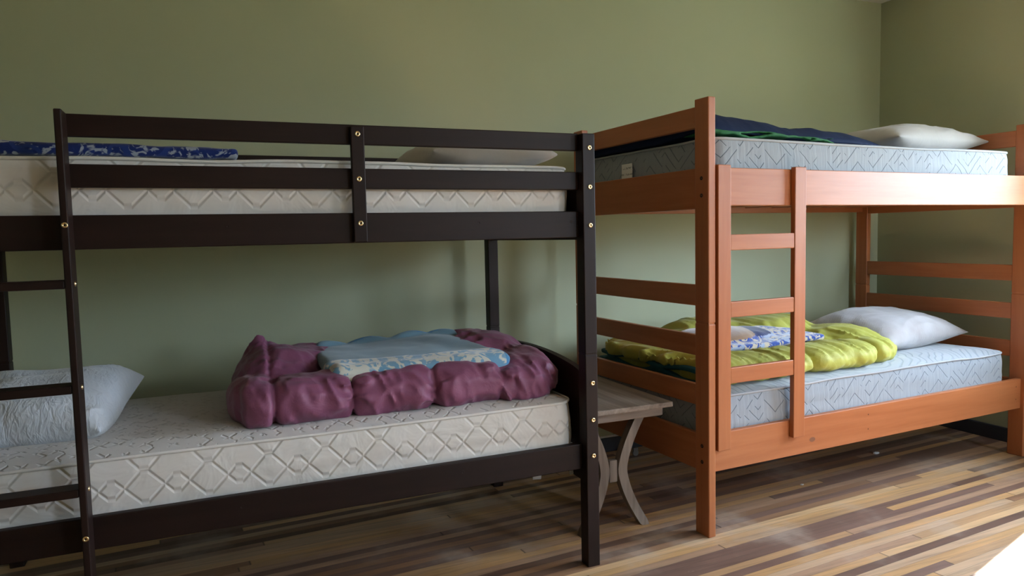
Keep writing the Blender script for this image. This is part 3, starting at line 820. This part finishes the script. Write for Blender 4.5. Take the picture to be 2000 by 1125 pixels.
# navy comforter
cen3 = (.6, .5, ZU)
def f_navy(X, Y, Z):
    prof = np.interp(X, [.04, .17, .45, .63, .75, .95, 1.1, 1.19], [.100, .116, .088, .070, .078, .064, .046, .010])
    edge = np.clip(np.minimum(X - .03, 1.21 - X) / .05, .001, 1) ** .5 * np.clip((Y - .095 - .05 * np.clip((X - .9) / .3, 0, 1)) / .10, .001, 1) ** .55 * np.clip((.955 - Y) / .08, .001, 1) ** .5
    lift = .022 * np.clip((.80 - X) / .5, 0, 1) * np.clip((.35 - Y) / .2, 0, 1)
    wv = .006 * vnoise(X * 7, Y * 7, X * 0, 41) + .003 * ridge(X * 16, Y * 9, X * 0, 42)
    zt = ZU + (prof + wv) * edge; zb = ZU + lift * .9
    return smax(np.maximum(Z - zt, zb + .001 - Z) * .8, np.maximum(np.maximum(.04 - X, X - 1.205), np.maximum(.10 - Y, Y - .955)), .01)
nav = soft_o('comforter', f_navy, (.0, .06, ZU - .01), (1.25, .99, ZU + .13), .008, NAVY, None, 'dark navy blue comforter with green lining on the top bunk of the orange bed', 'comforter', cen3, it=2)
def f_green(X, Y, Z):
    zw = ZU + .008 + .012 * np.abs(np.sin(X * 9 + .4)) + .004 * vnoise(X * 20, Y * 20, X * 0, 52)
    a = rbox(X, Y - .006 * np.sin(X * 25), Z, (.42, .22, 0), (.36, .135, 9), .01)
    th = .006 * np.clip((.80 - X) / .3, .3, 1)
    s1 = np.abs(Z - zw) - th; s2 = np.abs(Z - (ZU + .027 * np.clip((.85 - X) / .4, .2, 1) + .004 * np.sin(X * 22))) - .004
    return smax(a, np.minimum(s1, s2), .006)
gr = soft_o('lining', f_green, (.04, .06, ZU - .005), (.80, .38, ZU + .06), .006, GREEN, nav, cen=cen3, it=1); gr['label'] = 'green lining folding out at the edge'

# ------------------------------------------------------------------ side table between the beds
T = Thing('side_table', (1.455, 2.64, 0), 0, 'weathered grey wooden side table with curved crossed legs, between the two bunk beds', 'side table', frame=(1.455, 2.64, 0))
T.box('tabletop', (1.266, 1.672, 2.335, 2.965, .500, .521), TB[1], bev=.004)
T.box('apron', (1.285, 1.645, 2.365, 2.385, .462, .500), TB[0], bev=.006); T.box('apron', (1.285, 1.645, 2.91, 2.93, .462, .500), TB[0], bev=.006)
def leg(sgn, y0, y1):
    bm = bmesh.new(); n = 30; cx = 1.452; pts = []
    for i in range(n + 1):
        t_ = i / n; z = .5 * t_; k = (z - .245)
        xc = cx + sgn * (.040 + 2.0 * k * k if False else .0405 + ((.112 if sgn > 0 else .100) * (abs(k) / .25) ** 1.55))
        pts.append((xc, z))
    rings = []
    for i, (x, z) in enumerate(pts):
        a = pts[max(0, i - 1)]; b = pts[min(n, i + 1)]; tx, tz = b[0] - a[0], b[1] - a[1]; l = math.hypot(tx, tz); nx_, nz_ = tz / l, -tx / l
        w = .0205 - .003 * abs(z - .245) / .25
        zz = lambda q: 0 if i == 0 else (.5 if i == n else q)
        rings.append([bm.verts.new((x + nx_ * w, y0, zz(z + nz_ * w))), bm.verts.new((x + nx_ * w, y1, zz(z + nz_ * w))), bm.verts.new((x - nx_ * w, y1, zz(z - nz_ * w))), bm.verts.new((x - nx_ * w, y0, zz(z - nz_ * w)))])
    for a, b in zip(rings, rings[1:]):
        for k in range(4): bm.faces.new((a[k], a[(k + 1) % 4], b[(k + 1) % 4], b[k]))
    bm.faces.new(rings[0]); bm.faces.new(rings[-1])
    bmesh.ops.bevel(bm, geom=[e for e in bm.edges if len(e.link_faces) == 2 and e.calc_face_angle(0) > .7], offset=.003, segments=2, affect='EDGES')
    T.mesh('leg', bm, TB[2])
for sg in (1, -1): leg(sg, 2.425, 2.460)
T.box('leg_block', (1.434, 1.470, 2.429, 2.455, .198, .288), TB[2], bev=.004)
T.box('leg', (1.462, 1.500, 2.685, 2.715, 0, .500), TB[2], bev=.004); T.box('stretcher', (1.463, 1.480, 2.455, 2.685, .225, .262), TB[1], bev=.003)

# ------------------------------------------------------------------ small things on the floor
T = Thing('caster', (2.06, 3.22, 0), 0, 'small metal caster lying on the floor near the back baseboard', 'caster', frame=(2.06, 3.22, 0))
bm = bmesh.new(); bmesh.ops.create_cone(bm, cap_ends=True, segments=20, radius1=.017, radius2=.017, depth=.012)
bmesh.ops.transform(bm, verts=bm.verts, matrix=Matrix.Translation((2.06, 3.22, .0175)) @ Matrix.Rotation(math.pi / 2, 4, 'X')); T.mesh('wheel', bm, METAL, smooth=False)
T.box('bracket', (2.045, 2.075, 3.212, 3.228, .03, .045), METAL, bev=.002)
random.seed(3)
for (x, y), lab in (((3.20, 2.68), 'largest white lint scrap on the floor under the orange bed'), ((2.50, 2.49), 'tiny white lint scrap on the floor nearest the orange bed ladder')):
    bm = bmesh.new(); bmesh.ops.create_icosphere(bm, subdivisions=3, radius=.012 if x > 3 else .006)
    for v in bm.verts:
        k = .7 + .6 * random.random(); v.co = Vector((x + v.co.x * k * 1.5, y + v.co.y * k, max(0, v.co.z * .5 * k + .004)))
    o = link('lint', finish(bm, 'lint', True), CREAM_P); tag(o, lab, 'lint')
